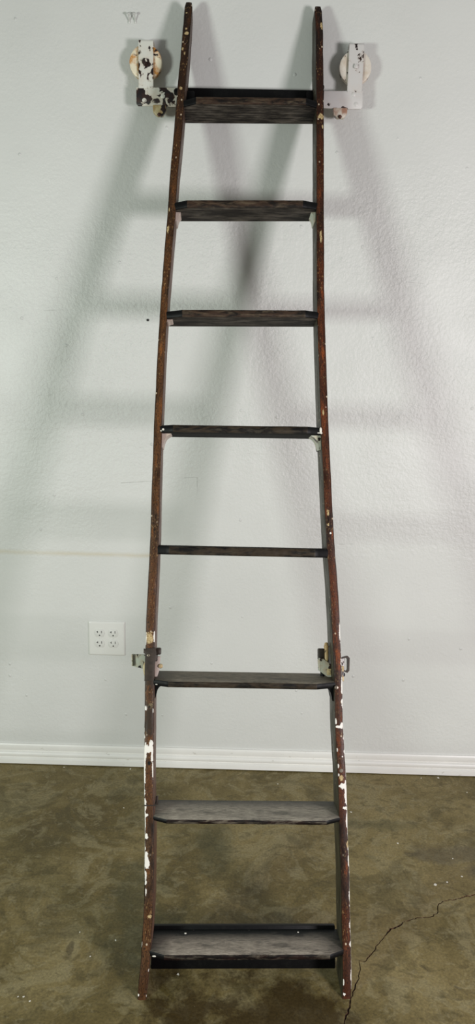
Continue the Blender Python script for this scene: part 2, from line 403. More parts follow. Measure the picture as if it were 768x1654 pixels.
M_TOP8 = mat_tread_top('tread_top_heavy_wear', srgb(186, 175, 160), srgb(20, 23, 23), 0.20, 0.045, 0.085)
M_TOPX = mat_tread_top('tread_top_dark', srgb(70, 64, 56), srgb(26, 24, 22), 0.15, 0.05, 0.10)
M_NOSE_A = mat_tread_nose('tread_nose_brown', srgb(22, 17, 14), srgb(62, 46, 35), srgb(104, 90, 72))
M_NOSE_B = mat_tread_nose('tread_nose_dark', srgb(10, 8, 7), srgb(54, 44, 32), srgb(70, 64, 52))
M_NOSE_C = mat_tread_nose('tread_nose_ragged', srgb(34, 20, 16), srgb(10, 7, 6), srgb(112, 104, 90))
M_UNDER_A = mat_under('tread_under_brown', srgb(24, 20, 17), srgb(104, 97, 88))
M_UNDER_B = mat_under('tread_under_black', srgb(8, 7, 6), srgb(30, 28, 24))
M_PINK = mat_chipped('pinkish_primer', srgb(196, 180, 170), 0.1, 0.78, 2.2)
M_GREENW = mat_chipped('pale_green_enamel', srgb(196, 200, 184), 0.35, 0.64, 4.1)
M_HOOK_L = mat_chipped('chipped_white_enamel', srgb(216, 216, 206), 0.12, 0.655, 1.0)
M_HOOK_L2 = mat_chipped('heavily_chipped_white_enamel', srgb(214, 213, 202), 0.18, 0.622, 6.35)
M_HOOK_R = mat_chipped('smooth_white_enamel', srgb(206, 203, 200), 0.05, 0.67, 3.0)
M_WHEEL_L = mat_chipped('rusty_cream_enamel', srgb(232, 222, 196), 1.0, 0.66, 8.0, srgb(198, 136, 62))
M_WHEEL_R = mat_chipped('cream_enamel', srgb(216, 208, 196), 0.40, 0.69, 9.4, srgb(176, 150, 118))
M_LUG_L = mat_chipped('stained_lug_paint', srgb(196, 184, 142), 0.7, 0.60, 5.5, srgb(158, 118, 62))
M_LUG_R = mat_chipped('rust_stained_lug_paint', srgb(214, 206, 190), 0.75, 0.64, 7.5, srgb(150, 84, 44))
M_RUST = mat_plain('rusty_iron', srgb(92, 52, 36), 0.6, 0.2, 0.25, 120)
M_BRASS = mat_chipped('tarnished_brass', srgb(206, 186, 140), 0.5, 0.70, 6.1)
M_IRON = mat_plain('dark_iron', srgb(64, 54, 46), 0.5, 0.3, 0.2, 90)
M_STEEL = mat_plain('grey_screw_steel', srgb(150, 140, 126), 0.35, 0.8, 0.15, 120)
M_PLATE = mat_plain('white_outlet_plastic', srgb(228, 228, 223), 0.25, 0, 0.01, 20)
M_FACE = mat_plain('white_receptacle_plastic', srgb(222, 222, 217), 0.3, 0, 0.01, 20)
M_SLOT = mat_plain('dark_slot', srgb(24, 24, 22), 0.6, 0, 0.1, 20)
M_FLAKE = mat_plain('white_paint_flake', srgb(236, 232, 220), 0.6, 0, 0.05, 40)
M_WALLBIT = mat_plain('wall_coloured_paint', srgb(205, 206, 201), 0.4, 0, 0.03, 40)

# ------------------------------------------------------------------ the setting
def plane_obj(name, pts, mat, kind='structure'):
    bm = bmesh.new(); bm.faces.new([bm.verts.new(p) for p in pts])
    o = link_bm(name, bm, mat, smooth=False); tag(o, kind=kind); return o

XL, XR, YB, ZC = -3.2, 3.2, -4.6, 3.1
bm = bmesh.new(); box(bm, XL, XR, 0.0, 0.12, 0.0, ZC)
wall = tag(link_bm('wall_back', bm, M_WALL, smooth=False), kind='structure')

# concrete slab: two halves meeting in a jagged open crack (V-groove)
crack = [(-0.55, -4.6), (-0.35, -3.6), (-0.12, -2.7), (0.02, -2.0), (0.10, -1.5), (0.165, -1.22), (0.190, -1.130), (0.2073, -1.0763), (0.2130, -1.048), (0.2193, -1.0213), (0.2276, -0.9988), (0.2398, -0.969),
         (0.2434, -0.9521), (0.2514, -0.9347), (0.2601, -0.9135), (0.2699, -0.8953), (0.2776, -0.862), (0.2788, -0.8431), (0.2919, -0.8464), (0.2997, -0.8347),
         (0.322, -0.8085), (0.3274, -0.7944), (0.3506, -0.7672), (0.3753, -0.7349), (0.3889, -0.7301), (0.4174, -0.7075), (0.461, -0.6926), (0.4823, -0.6917),
         (0.4948, -0.6868), (0.5118, -0.6705), (0.5200, -0.640), (0.5412, -0.628), (0.5691, -0.6223), (0.5991, -0.6095), (0.6207, -0.604), (0.7196, -0.5768), (1.1, -0.50), (1.7, -0.62), (2.4, -0.5), (3.2, -0.58)]
fine = []
for (x0, y0), (x1, y1) in zip(crack, crack[1:]):
    L = math.hypot(x1-x0, y1-y0); n = max(1, min(int(L/0.007), 60))
    for k in range(n):
        f = k/n
        j = 0.0021 if k else 0.0008
        fine.append((x0+(x1-x0)*f + random.uniform(-j, j), y0+(y1-y0)*f + random.uniform(-j, j)))
fine.append(crack[-1])
near, far, mid = [], [], []
for i, (x, y) in enumerate(fine):
    a = fine[max(i-1, 0)]; b = fine[min(i+1, len(fine)-1)]
    dx, dy = b[0]-a[0], b[1]-a[1]; L = math.hypot(dx, dy) or 1; nx, ny = -dy/L, dx/L
    w = 0.0010 + 0.0013*abs(noise.noise((i*0.23, 0.5, 0))) + (0.0009 if 14 < i % 37 < 22 else 0)
    if i in (0, len(fine)-1): nx, ny = (0, 0)
    far.append((x+nx*w, y+ny*w)); near.append((x-nx*w, y-ny*w)); mid.append((x, y))
bm = bmesh.new()
fv = [bm.verts.new((x, y, 0)) for x, y in far]; nv = [bm.verts.new((x, y, 0)) for x, y in near]; mv = [bm.verts.new((x, y, -0.006)) for x, y in mid]
from mathutils.geometry import tessellate_polygon
def fill(loop, flip):
    for tri in tessellate_polygon([[Vector((v.co.x, v.co.y, 0)) for v in loop]]):
        vs3 = [loop[i] for i in tri]
        if len(set(vs3)) < 3: continue
        try: bm.faces.new(vs3)
        except ValueError: pass
fill(fv + [bm.verts.new((XR, 0.12, 0)), bm.verts.new((XL, 0.12, 0)), bm.verts.new((XL, YB, 0))], False)
fill(nv + [bm.verts.new((XR, YB, 0))], True)
for i in range(len(fv)-1):
    for q in ((fv[i], mv[i], mv[i+1], fv[i+1]), (mv[i], nv[i], nv[i+1], mv[i+1])):
        try:
            f = bm.faces.new(q); f.material_index = 1
        except ValueError: pass
for f in bm.faces:
    f.normal_update()
    if f.normal.z < 0: f.normal_flip()
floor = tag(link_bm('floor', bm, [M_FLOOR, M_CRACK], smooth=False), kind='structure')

# baseboard: moulded profile
prof = [(0.0, 0.0752), (-0.0055, 0.0752), (-0.0075, 0.0725), (-0.0082, 0.068), (-0.0082, 0.0545), (-0.0072, 0.0520), (-0.0040, 0.0505), (-0.0036, 0.0485), (-0.0058, 0.0468), (-0.0098, 0.0450),
        (-0.0122, 0.0415), (-0.0124, 0.0360), (-0.0112, 0.0310), (-0.0088, 0.0280), (-0.0060, 0.0262), (-0.0060, 0.0248), (-0.0105, 0.0236), (-0.0138, 0.0205), (-0.0142, 0.016), (-0.0142, 0.0036), (0.0, 0.0036)]
bm = bmesh.new(); nx_ = 80
rings = []
for i in range(nx_+1):
    x = XL + (XR-XL)*i/nx_
    rings.append([bm.verts.new((x, y*(1+0.05*noise.noise((x*3, z*20, 0))), z+0.0004*noise.noise((x*2, 5, 0)))) for y, z in prof])
for r0, r1 in zip(rings, rings[1:]):
    for k in range(len(prof)):
        k2 = (k+1) % len(prof); bm.faces.new((r0[k], r1[k], r1[k2], r0[k2]))
bmesh.ops.recalc_face_normals(bm, faces=bm.faces[:])
tag(link_bm('baseboard_back', bm, M_TRIM), kind='structure')

# ------------------------------------------------------------------ power outlet
ox, oz = -0.4838, 0.4747
out = bpy.data.objects.new('power_outlet', None); COL.objects.link(out); out.location = (ox, 0, oz)
tag(out, 'white four-receptacle power outlet plate on the wall left of the ladder', 'power outlet')
def plate_bm():
    bm = bmesh.new()
    levels = [(0.0625, 0.0), (0.0625, -0.0012), (0.0605, -0.0038), (0.0575, -0.0052), (0.0555, -0.0056)]
    rs = []
    for hw, y in levels:
        r = 0.004; pts = []
        for cx_, cz_, a0 in ((1, 1, 0), (-1, 1, 90), (-1, -1, 180), (1, -1, 270)):
            for k in range(5):
                a = math.radians(a0 + k*22.5)
                pts.append((cx_*(hw-r)+r*math.cos(a), cz_*(hw*0.985-r)+r*math.sin(a)))
        rs.append([bm.verts.new((x, y, z)) for x, z in pts])
    for r0, r1 in zip(rs, rs[1:]):
        for k in range(len(r0)): bm.faces.new((r0[k], r0[(k+1) % len(r0)], r1[(k+1) % len(r0)], r1[k]))
    bm.faces.new(rs[-1]); bm.faces.new(list(reversed(rs[0])))
    bmesh.ops.recalc_face_normals(bm, faces=bm.faces[:])
    return bm
link_bm('cover_plate', plate_bm(), M_PLATE, out)
for cx_ in (-0.0235, 0.0225):
    for cz_ in (0.020, -0.0175):
        bm = bmesh.new()
        pts = []
        for k in range(40):
            a = 2*PI*k/40; x = 0.0172*math.cos(a); z = 0.0172*math.sin(a)
            pts.append((cx_+x, cz_+max(-0.0142, min(0.0142, z))))
        prism(bm, pts, -0.0068, -0.0052, 0.0004)
        rf = link_bm('receptacle', bm, M_FACE, out)
        for sx, hh in ((-0.0066, 0.0037), (0.0066, 0.0043)):
            bm = bmesh.new(); box(bm, cx_+sx-0.0011, cx_+sx+0.0011, -0.0070, -0.0060, cz_+0.0042-hh, cz_+0.0042+hh, 0.0002)
            if sx < 0: box(bm, cx_+sx-0.0042, cx_+sx-0.001, -0.0070, -0.0060, cz_+0.0033, cz_+0.0052, 0.0002)
            link_bm('slot', bm, M_SLOT, rf)
        bm = bmesh.new(); lathe(bm, [(0, -0.0071), (0.0024, -0.0071), (0.0024, -0.006), (0, -0.006)], (cx_, 0, cz_-0.0078), 'y', 16)
        link_bm('ground_hole', bm, M_SLOT, rf)
    bm = bmesh.new(); lathe(bm, [(0, -0.0066), (0.0022, -0.0064), (0.0028, -0.0056), (0.0028, -0.005), (0, -0.005)], (cx_, 0, 0.001), 'y', 16)
    link_bm('plate_screw', bm, M_FACE, out)

# ------------------------------------------------------------------ small things on the wall
def painted_screw(x, z, tilt, label):
    bm = bmesh.new()
    lathe(bm, [(0, 0.002), (0.0045, 0.002), (0.0040, -0.001), (0.0022, -0.003), (0.0020, -0.019), (0.0030, -0.021), (0.0048, -0.022), (0.0050, -0.0235), (0.0032, -0.0252), (0, -0.0256)], (0, 0, 0), 'y', 16)
    # rotate about x so that the head points up and out
    bmesh.ops.rotate(bm, cent=(0, 0, 0), matrix=Matrix.Rotation(math.radians(-44), 3, 'X') @ Matrix.Rotation(math.radians(tilt), 3, 'Z'), verts=bm.verts[:])
    o = link_bm('wall_screw', bm, M_WALLBIT); o.location = (x, 0.0, z)
    tag(o, label, 'screw', 'painted-over screws high on the wall')
painted_screw(-0.3918, 2.3465, 2, 'painted-over screw jutting from the wall above the left wheel, the left one of the pair')
painted_screw(-0.3742, 2.3468, -3, 'painted-over screw jutting from the wall above the left wheel, the right one of the pair')
bm = bmesh.new()
lathe(bm, [(0, 0.001), (0.0028, 0.001), (0.0040, -0.0016), (0.0034, -0.0030), (0.0014, -0.0034), (0.0012, -0.0022), (0, -0.0022)], (0, 0, 0), 'y', 18)
o = link_bm('wall_anchor', bm, M_SLOT); o.location = (-0.3415, 0, 1.5233)
tag(o, 'small black screw head set in the white wall left of the ladder', 'screw')

# ------------------------------------------------------------------ ladder frame
AL, PSI, FA = 0.36771, 0.04196, 0.96517
lad = bpy.data.objects.new('rolling_ladder', None); COL.objects.link(lad)
LM = Matrix.Translation((0, -FA, 0)) @ Matrix.Rotation(PSI, 4, 'Z') @ Matrix.Rotation(-AL, 4, 'X')
lad.matrix_world = LM
LMI = LM.inverted()
tag(lad, 'tall antique dark wooden library ladder with eight steps leaning against the white wall', 'ladder')
# local frame: x = across, y = towards the wall (square to the rails), z = up along the rails

LU = [(-0.0021, -0.2446), (0.033, -0.2436), (0.0723, -0.2405), (0.0987, -0.2392), (0.1517, -0.2376), (0.2053, -0.2359), (0.2593, -0.236), (0.3688, -0.2385), (0.4243, -0.2408), (0.4803, -0.244), (0.5653, -0.2456),
      (0.6226, -0.2468), (0.7096, -0.2479), (0.7977, -0.2493), (0.8572, -0.2495), (0.9476, -0.2472), (1.0085, -0.2457), (1.07, -0.2448), (1.1949, -0.2444), (1.2901, -0.2439), (1.3544, -0.2433), (1.452, -0.2412),
      (1.5511, -0.2391), (1.6517, -0.2361), (1.7196, -0.2332), (1.8229, -0.2284), (1.9102, -0.2236), (1.9985, -0.2206), (2.0701, -0.2169), (2.1789, -0.2106), (2.308, -0.2044), (2.3829, -0.1988), (2.4586, -0.195), (2.5428, -0.19)]
RU = [(0.0, 0.2440), (0.0311, 0.2458), (0.0575, 0.2461), (0.1509, 0.2449), (0.2049, 0.2441), (0.2869, 0.2435), (0.3699, 0.24), (0.4259, 0.2398), (0.4824, 0.2382), (0.5681, 0.2338), (0.6259, 0.2317), (0.6989, 0.2313),
      (0.7431, 0.2302), (0.8026, 0.2277), (0.8625, 0.226), (0.9536, 0.2214), (1.0459, 0.2144), (1.1081, 0.2115), (1.2027, 0.2078), (1.2665, 0.2051), (1.3633, 0.201), (1.4617, 0.1985), (1.5614, 0.1959), (1.6627, 0.1938),
      (1.7311, 0.193), (1.835, 0.1935), (1.9228, 0.1932), (2.0838, 0.1941), (2.1932, 0.1947), (2.295, 0.1945), (2.3794, 0.1941), (2.4743, 0.1938), (2.5472, 0.1904)]
LW = [(0, 0.0205), (0.15, 0.0228), (0.9, 0.0230), (1.3, 0.0205), (1.6, 0.0190), (2.2, 0.0225), (2.54, 0.0215)]
RW = [(0, 0.0205), (0.6, 0.0195), (0.9, 0.0205), (1.3, 0.0200), (2.0, 0.0205), (2.54, 0.0212)]

def rail_depth(s):
    p = FA - s*math.sin(AL)
    return max(0.02, min(0.0834, (p-0.006)/math.cos(AL)))

def make_rail(side, tab, wtab, top, mat, label):
    """side -1 left, +1 right"""
    bm = bmesh.new(); uvl = bm.loops.layers.uv.new('UVMap')
    N = 190; rings = []; per = []
    b = 0.0028
    for i in range(N+1):
        s = top*i/N
        uo = interp(tab, s); w = interp(wtab, s); d = rail_depth(s)
        wob = 0.0007*noise.noise((s*9, side*3, 0)) + 0.0004*noise.noise((s*40, side*5, 2))
        uo += wob
        # ring in (w, n): starts outer back, goes round the front to inner back
        r2 = 0.004
        pts = [(r2, d), (0, d-r2), (0, d*0.5), (0, b), (b*0.3, b*0.3), (b, 0), (w*0.5, -0.0003), (w-b, 0), (w-b*0.3, b*0.3), (w, b), (w, d*0.5), (w, d-r2), (w-r2, d)]
        ring = []; us = []
        for k, (pw, pn) in enumerate(pts):
            chip = 0.0009*max(0, noise.noise((s*28, k*1.7, side*4+9))) if k in (3, 4, 5, 7, 8, 9) else 0
            x = uo - side*(pw + (chip if k < 6 else -chip)); n = pn + chip
            z = s
            if s < 0.12: z = s + n*math.tan(AL)*(1-s/0.12)
            if s > top-0.004: # rounded tip
                f = 0.75; xc = uo - side*w/2; x = xc + (x-xc)*f
            ring.append(bm.verts.new((x, n, z)))
            if k <= 3: us.append(-pn)
            elif k <= 8: us.append(pw)
            else: us.append(w+0.001+pn)
        rings.append(ring); per.append((us, s))
    for j in range(N):
        r0, r1 = rings[j], rings[j+1]; u0, s0 = per[j]; u1, s1 = per[j+1]
        K = len(r0)
        for k in range(K):
            k2 = (k+1) % K
            f = bm.faces.new((r0[k], r0[k2], r1[k2], r1[k]))
            ua, ub = (u0[k], u0[k2]) if k2 else (u0[k], u0[k]+0.02)
            uc, ud = (u1[k2], u1[k]) if k2 else (u1[k]+0.02, u1[k])
            for lp, (uu, vv) in zip(f.loops, ((ua, s0), (ub, s0), (uc, s1), (ud, s1))): lp[uvl].uv = (uu, vv)
    ft = bm.faces.new(rings[-1]); fb = bm.faces.new(list(reversed(rings[0])))
    for lp in ft.loops: lp[uvl].uv = (0.01, 2.5)
    for lp in fb.loops: lp[uvl].uv = (0.01, 0.02)
    bmesh.ops.recalc_face_normals(bm, faces=bm.faces[:])
    o = link_bm('side_rail', bm, mat, lad); o['label'] = label
    return o
railL = make_rail(-1, LU, LW, 2.548, M_RAIL_L, 'left rail, brown with white paint left on its lower outer edge')
railR = make_rail(1, RU, RW, 2.550, M_RAIL_R, 'right rail, reddish brown with white paint chips below')

# ------------------------------------------------------------------ treads
# s of the nose (left, right), nose ends, thickness, pitch against the rails' square
TR = {1: (2.2500, 2.2580, -0.1533, 0.1438, 0.0200, 0.13), 2: (1.9504, 1.9596, -0.1712, 0.1349, 0.0205, 0.16), 3: (1.6463, 1.6531, -0.1774, 0.1408, 0.0190, 0.14),
      4: (1.3415, 1.3433, -0.1939, 0.1457, 0.0190, 0.12), 5: (1.0365, 1.0340, -0.1971, 0.1639, 0.0225, 0.11), 6: (0.7120, 0.7093, -0.1908, 0.1670, 0.0165, 0.17),
      7: (0.3968, 0.3950, -0.1874, 0.1882, 0.0125, 0.21), 8: (0.1030, 0.1033, -0.1858, 0.1941, 0.0145, 0.165)}
TD = 0.105
def make_tread(k, top_m, nose_m, under_m, label=None, sag=0.0):
    sl, sr, ua, ub, th, pit = TR[k]
    sm = (sl+sr)/2
    xl = interp(LU, sm)+interp(LW, sm)-0.006; xr = interp(RU, sm)-interp(RW, sm)+0.006
    n0 = -0.018; dn, ds = math.cos(pit), math.sin(pit)
    bm = bmesh.new(); uvl = bm.loops.layers.uv.new('UVMap')
    xs = [xl, xl+0.004] + [xl+(ua-xl)*f for f in (0.4, 0.75)] + [ua + (ub-ua)*i/90 for i in range(91)] + [ub+(xr-ub)*f for f in (0.25, 0.6)] + [xr-0.004, xr]
    rings = []
    for x in xs:
        if x < ua: df = 0.019*(ua-x)/(ua-xl)
        elif x > ub: df = 0.019*(x-ub)/(xr-ub)
        else: df = 0
        sag_ = 0.0
        df += 0.0012*noise.noise((x*22, k*3.1, 0)) + 0.0006*noise.noise((x*90, k, 4))
        tt = 0.0010*noise.noise((x*16, k*2.3, 7))
        s0 = sl + (sr-sl)*(x-ua)/(ub-ua)
        r = min(0.004, th*0.3)
        # (d, t): d back from nose, t down from top
        pr = [(df+0.03, 0+tt*0.3), (df+r*1.5, 0+tt*0.5), (df+r*0.4, r*0.45+max(tt, 0)), (df, r*1.3+max(tt, 0)), (df, th*0.55), (df, th-r), (df+r*0.3, th-r*0.3), (df+r, th), (df+0.035, th), (TD-r, th), (TD, th-r), (TD, r), (TD-r, 0), (df+0.07, 0)]
        ring = []
        for d, t in pr:
            ring.append((bm.verts.new((x, n0 + d*dn + t*ds, s0 + d*ds - t*dn)), d, t))
        rings.append((x, ring))
    K = len(rings[0][1])
    for (x0, r0), (x1, r1) in zip(rings, rings[1:]):
        for q in range(K):
            q2 = (q+1) % K
            f = bm.faces.new((r0[q][0], r0[q2][0], r1[q2][0], r1[q][0]))
            if q in (0, 1, 11, 12, 13): mi = 0
            elif q in (2, 3, 4, 5, 6): mi = 1 if ua-0.002 <= (x0+x1)/2 <= ub+0.002 else 3
            else: mi = 2
            f.material_index = mi
            for lp in f.loops:
                for rr, xx in ((r0, x0), (r1, x1)):
                    for (v, d, t) in rr:
                        if v is lp.vert: lp[uvl].uv = (xx, (d + k*0.0) if mi in (0,) else (t + k*0.31 if mi in (1, 3) else d + k*0.37))
    f = bm.faces.new([v for v, _, _ in rings[0][1]]); f.material_index = 3
    f = bm.faces.new([v for v, _, _ in reversed(rings[-1][1])]); f.material_index = 3
    bmesh.ops.recalc_face_normals(bm, faces=bm.faces[:])
    o = link_bm('tread', bm, [top_m, nose_m, under_m, M_BLACK], lad)
    if label: o['label'] = label
    def P(x, d, t):
        s0 = sl + (sr-sl)*(x-ua)/(ub-ua)
        return Vector((x, n0 + d*dn + t*ds, s0 + d*ds - t*dn))
    return o, P, xl+0.006, xr-0.006, th

def corner_bracket(tread, P, x, side, th, r, h, d0, d1, mat, name='corner_bracket'):
    """concave fillet bracket under a tread against a rail; side +1: extends to +x from the rail"""
    bm = bmesh.new()
    pts = [(x-side*0.002, th-0.0005), (x+side*r, th-0.0005)]
    for k in range(1, 9):
        a = k/9*PI/2
        pts.append((x+side*(r - (r-0.003)*math.sin(a)), th + 0.002 + (h-0.002)*(1-math.cos(a))))
    pts += [(x+side*0.002, th+h), (x-side*0.002, th+h)]
    a = [bm.verts.new(P(px, d0, t)) for px, t in pts]; b = [bm.verts.new(P(px, d1, t)) for px, t in pts]
    n = len(pts); fs = [bm.faces.new(a), bm.faces.new(list(reversed(b)))]
    for i in range(n): fs.append(bm.faces.new((a[i], b[i], b[(i+1) % n], a[(i+1) % n])))
    bmesh.ops.recalc_face_normals(bm, faces=fs)
    return link_bm(name, bm, mat, tread, smooth=False)

treads = {}
cfg = {1: (M_TOPX, M_NOSE_A, M_UNDER_A, 'top tread, brown and thick, its underside in view'), 2: (M_TOPX, M_NOSE_A, M_UNDER_A, None), 3: (M_TOPX, M_NOSE_A, M_UNDER_A, None),
       4: (M_TOPX, M_NOSE_B, M_UNDER_B, 'near black tread with rounded corner brackets below'), 5: (M_TOPX, M_NOSE_B, M_UNDER_B, 'black tread seen edge-on at mid height'),
       6: (M_TOP6, M_NOSE_B, M_UNDER_B, 'dark tread with brown worn nose'), 7: (M_TOP7, M_NOSE_C, M_UNDER_B, 'tread worn grey across its top'),
       8: (M_TOP8, M_NOSE_C, M_UNDER_B, 'bottom tread worn to grey grain, black at the back')}
for k in range(1, 9):
    treads[k] = make_tread(k, *cfg[k])
def cb(k, matL, matR, r=0.022, h=0.032, d0=0.05, d1=0.095):
    t, P, xl, xr, th = treads[k]
    if matL: corner_bracket(t, P, xl, 1, th, r, h, d0, d1, matL)
    if matR: corner_bracket(t, P, xr, -1, th, r, h, d0, d1, matR)
cb(2, M_PINK, M_GREENW, 0.012, 0.024, 0.035, 0.09)
cb(3, M_PINK, None, 0.014, 0.006, 0.03, 0.075)
cb(4, M_PINK, M_GREENW, 0.024, 0.036, 0.03, 0.085)
cb(6, M_BLACK, M_BLACK, 0.020, 0.034, 0.028, 0.08)

# small screws and paint drops on the tread ends
def tread_screw(k, x, d, mat, r=0.0028, front=False):
    t, P, xl, xr, th = treads[k]
    bm = bmesh.new()
    lathe(bm, [(0, 0.0012), (r*0.8, 0.0010), (r, 0), (r, -0.001), (0, -0.001)], (0, 0, 0), 'z' if not front else 'y', 12)
    if front: bmesh.ops.rotate(bm, cent=(0, 0, 0), matrix=Matrix.Rotation(PI, 3, 'Z'), verts=bm.verts[:])
    c = P(x, d, 0.0 if not front else th*0.55)
    bmesh.ops.translate(bm, vec=c, verts=bm.verts[:])
    link_bm('screw_head', bm, mat, t)
tread_screw(8, -0.14, 0.085, M_FLAKE); tread_screw(8, 0.13, 0.088, M_FLAKE, 0.002); tread_screw(3, -0.195, 0.0095, M_STEEL, 0.002, True)

def drop(k, pts, mat=M_FLAKE):
    """a blob of white paint on a tread's end; pts (x, d, t, r)"""
    t, P, xl, xr, th = treads[k]
    bm = bmesh.new()
    for x, d, tt, rx, rz in pts:
        c = P(x, d, tt)
        m = Matrix.Translation(c) @ Matrix.Diagonal((rx, 0.0016, rz, 1))
        bmesh.ops.create_icosphere(bm, subdivisions=2, radius=1.0, matrix=m)
    link_bm('paint_drop', bm, mat, t)
_, _, xl4, xr4, th4 = treads[4]
drop(4, [(xr4-0.001, 0.0155, 0.007, 0.0035, 0.0075), (xr4+0.0005, 0.017, 0.014, 0.0035, 0.003), (xr4-0.006, 0.013, 0.0145, 0.005, 0.0015)])
drop(4, [(xl4+0.004, 0.0125, 0.011, 0.0035, 0.003), (xl4-0.001, 0.0165, 0.014, 0.003, 0.002)])
drop(8, [(treads[8][2]+0.009, 0.011, 0.010, 0.0055, 0.0018)])
drop(6, [(treads[6][2]+0.007, 0.0135, 0.0125, 0.005, 0.0014)])

# kick board behind the bottom tread
bm = bmesh.new()
box(bm, -0.2215, 0.2215, 0.0815, 0.0965, 0.030, 0.1285, 0.003)
link_bm('kick_board', bm, M_BLACK, lad)['label'] = 'black board behind the bottom tread'

# seam / clamp line on the left rail
bm = bmesh.new(); box(bm, -0.2412, -0.2145, -0.0016, 0.085, 0.4215, 0.4240, 0.0006)
link_bm('clamp_strip', bm, M_IRON, lad)
bm = bmesh.new(); box(bm, -0.2165, -0.2110, 0.028, 0.036, 0.418, 0.438, 0.001)
link_bm('tread_clip', bm, M_IRON, lad)

# ------------------------------------------------------------------ top roller brackets (built in room axes, carried by the ladder)
def wl(name, bm, mat, parent, smooth=True):
    """geometry given in room coordinates, stored in the ladder's frame"""
    return link_bm(name, bm, mat, parent, smooth, LMI)

bm = bmesh.new()
prism(bm, [(-0.2470, 2.1640), (0.1680, 2.1640), (0.1680, 2.1180), (-0.2470, 2.1140)], -0.0510, -0.0440, 0.001)
wl('cross_bar', bm, M_BLACK, lad)['label'] = 'flat black iron bar behind the top tread'

def wheel_bm(cx, cz, r, y0, y1):
    bm = bmesh.new()
    w = y0-y1
    # rim with grooved tyre, dished web, hub   (profile r, depth from front y0)
    pr = [(0, -0.003), (0.010, -0.003), (0.0115, -0.001), (0.012, 0.0012), (r*0.50, 0.0014), (r*0.56, 0.0004), (r*0.92, -0.0003), (r*0.985, 0.0012), (r, 0.004), (r*0.93, 0.0085), (r*0.93, 0.0115), (r, 0.016), (r*0.98, 0.0195), (r*0.9, 0.021), (0.0, 0.021)]
    lathe(bm, pr, (cx, y0, cz), 'y', 56)
    return bm

def hook(cx, cz, r, strap, arm, arm_m, strap_m, wheel_m, lug, lug_m, bolt_sq, label):
    bm = bmesh.new(); prism(bm, arm, -0.0505, -0.0445, 0.0014)
    A_ = wl('roller_bracket', bm, arm_m, lad); A_['label'] = label
    # strap: folded over the top of the wheel, with a rear leg
    (sx0, sx1, zt, zb) = strap
    bm = bmesh.new()
    yf, yb, t = -0.0525, -0.0075, 0.0045
    # strap profile in (y, z), swept along x
    outer = [(yf, zb), (yf, zt-0.008)] + [(yf+0.008-0.008*math.cos(a), zt-0.008+0.008*math.sin(a)) for a in (0.5, 1.0, PI/2)] + [(yb-0.004, zt), (yb, zt-0.004), (yb, zt-0.05)]
    inner = [(yb-t*0.7, zt-0.05), (yb-t*0.7, zt-t), (yf+0.008, zt-t), (yf+t, zt-0.010), (yf+t, zb)]
    pr = outer+inner
    a = [bm.verts.new((sx0, y, z)) for y, z in pr]; b = [bm.verts.new((sx1, y, z)) for y, z in pr]
    fs = [bm.faces.new(a), bm.faces.new(list(reversed(b)))]
    for i in range(len(pr)): fs.append(bm.faces.new((a[i], b[i], b[(i+1) % len(pr)], a[(i+1) % len(pr)])))
    bmesh.ops.recalc_face_normals(bm, faces=fs)
    bmesh.ops.bevel(bm, geom=[e for e in bm.edges if abs(e.verts[0].co.x-e.verts[1].co.x) < 1e-6], offset=0.0009, segments=2, affect='EDGES')
    wl('wheel_strap', bm, strap_m, A_)
    wl('wheel', wheel_bm(cx, cz, r, -0.0440, -0.012), wheel_m, A_)
    bm = bmesh.new()
    if bolt_sq:
        c = (cx, 0, cz-0.001); h = 0.0078
        pts = [(c[0]+h*math.cos(q), c[2]+h*math.sin(q)) for q in [math.radians(45+90*i-12) for i in range(4)]]
        prism(bm, pts, -0.0590, -0.0520, 0.0016)
        lathe(bm, [(0, -0.0603), (0.0022, -0.0598), (0.003, -0.0588), (0, -0.0585)], (c[0], 0, c[2]), 'y', 16)
    else:
        lathe(bm, [(0, -0.0605), (0.0055, -0.0600), (0.0085, -0.0570), (0.0092, -0.0520), (0, -0.0520)], (cx, 0, cz-0.002), 'y', 24)
    wl('axle_bolt', bm, strap_m, A_)
    # lug and nut hanging under the arm
    x0, x1, zt2, zb2 = lug
    bm = bmesh.new(); m_ = (x1-x0)
    prism(bm, [(x0, zt2), (x1, zt2), (x1, zt2-0.015), (x1-m_*0.22, zb2+0.003), (x0+m_*0.30, zb2+0.003), (x0+m_*0.04, zb2+0.012)], -0.0560, -0.0380, 0.0025)
    wl('lug', bm, lug_m, A_)
    bm = bmesh.new(); cxn = (x0+x1)/2
    prism(bm, [(cxn+0.0055*math.cos(q), zb2+0.0055+0.0055*math.sin(q)) for q in [i*PI/3 for i in range(6)]], -0.0605, -0.0555, 0.001)
    lathe(bm, [(0, -0.0640), (0.0026, -0.0632), (0.0030, -0.060), (0, -0.060)], (cxn, 0, zb2+0.0055), 'y', 14)
    wl('lug_nut', bm, M_RUST, A_)
    # rivets on the arm
    return A_

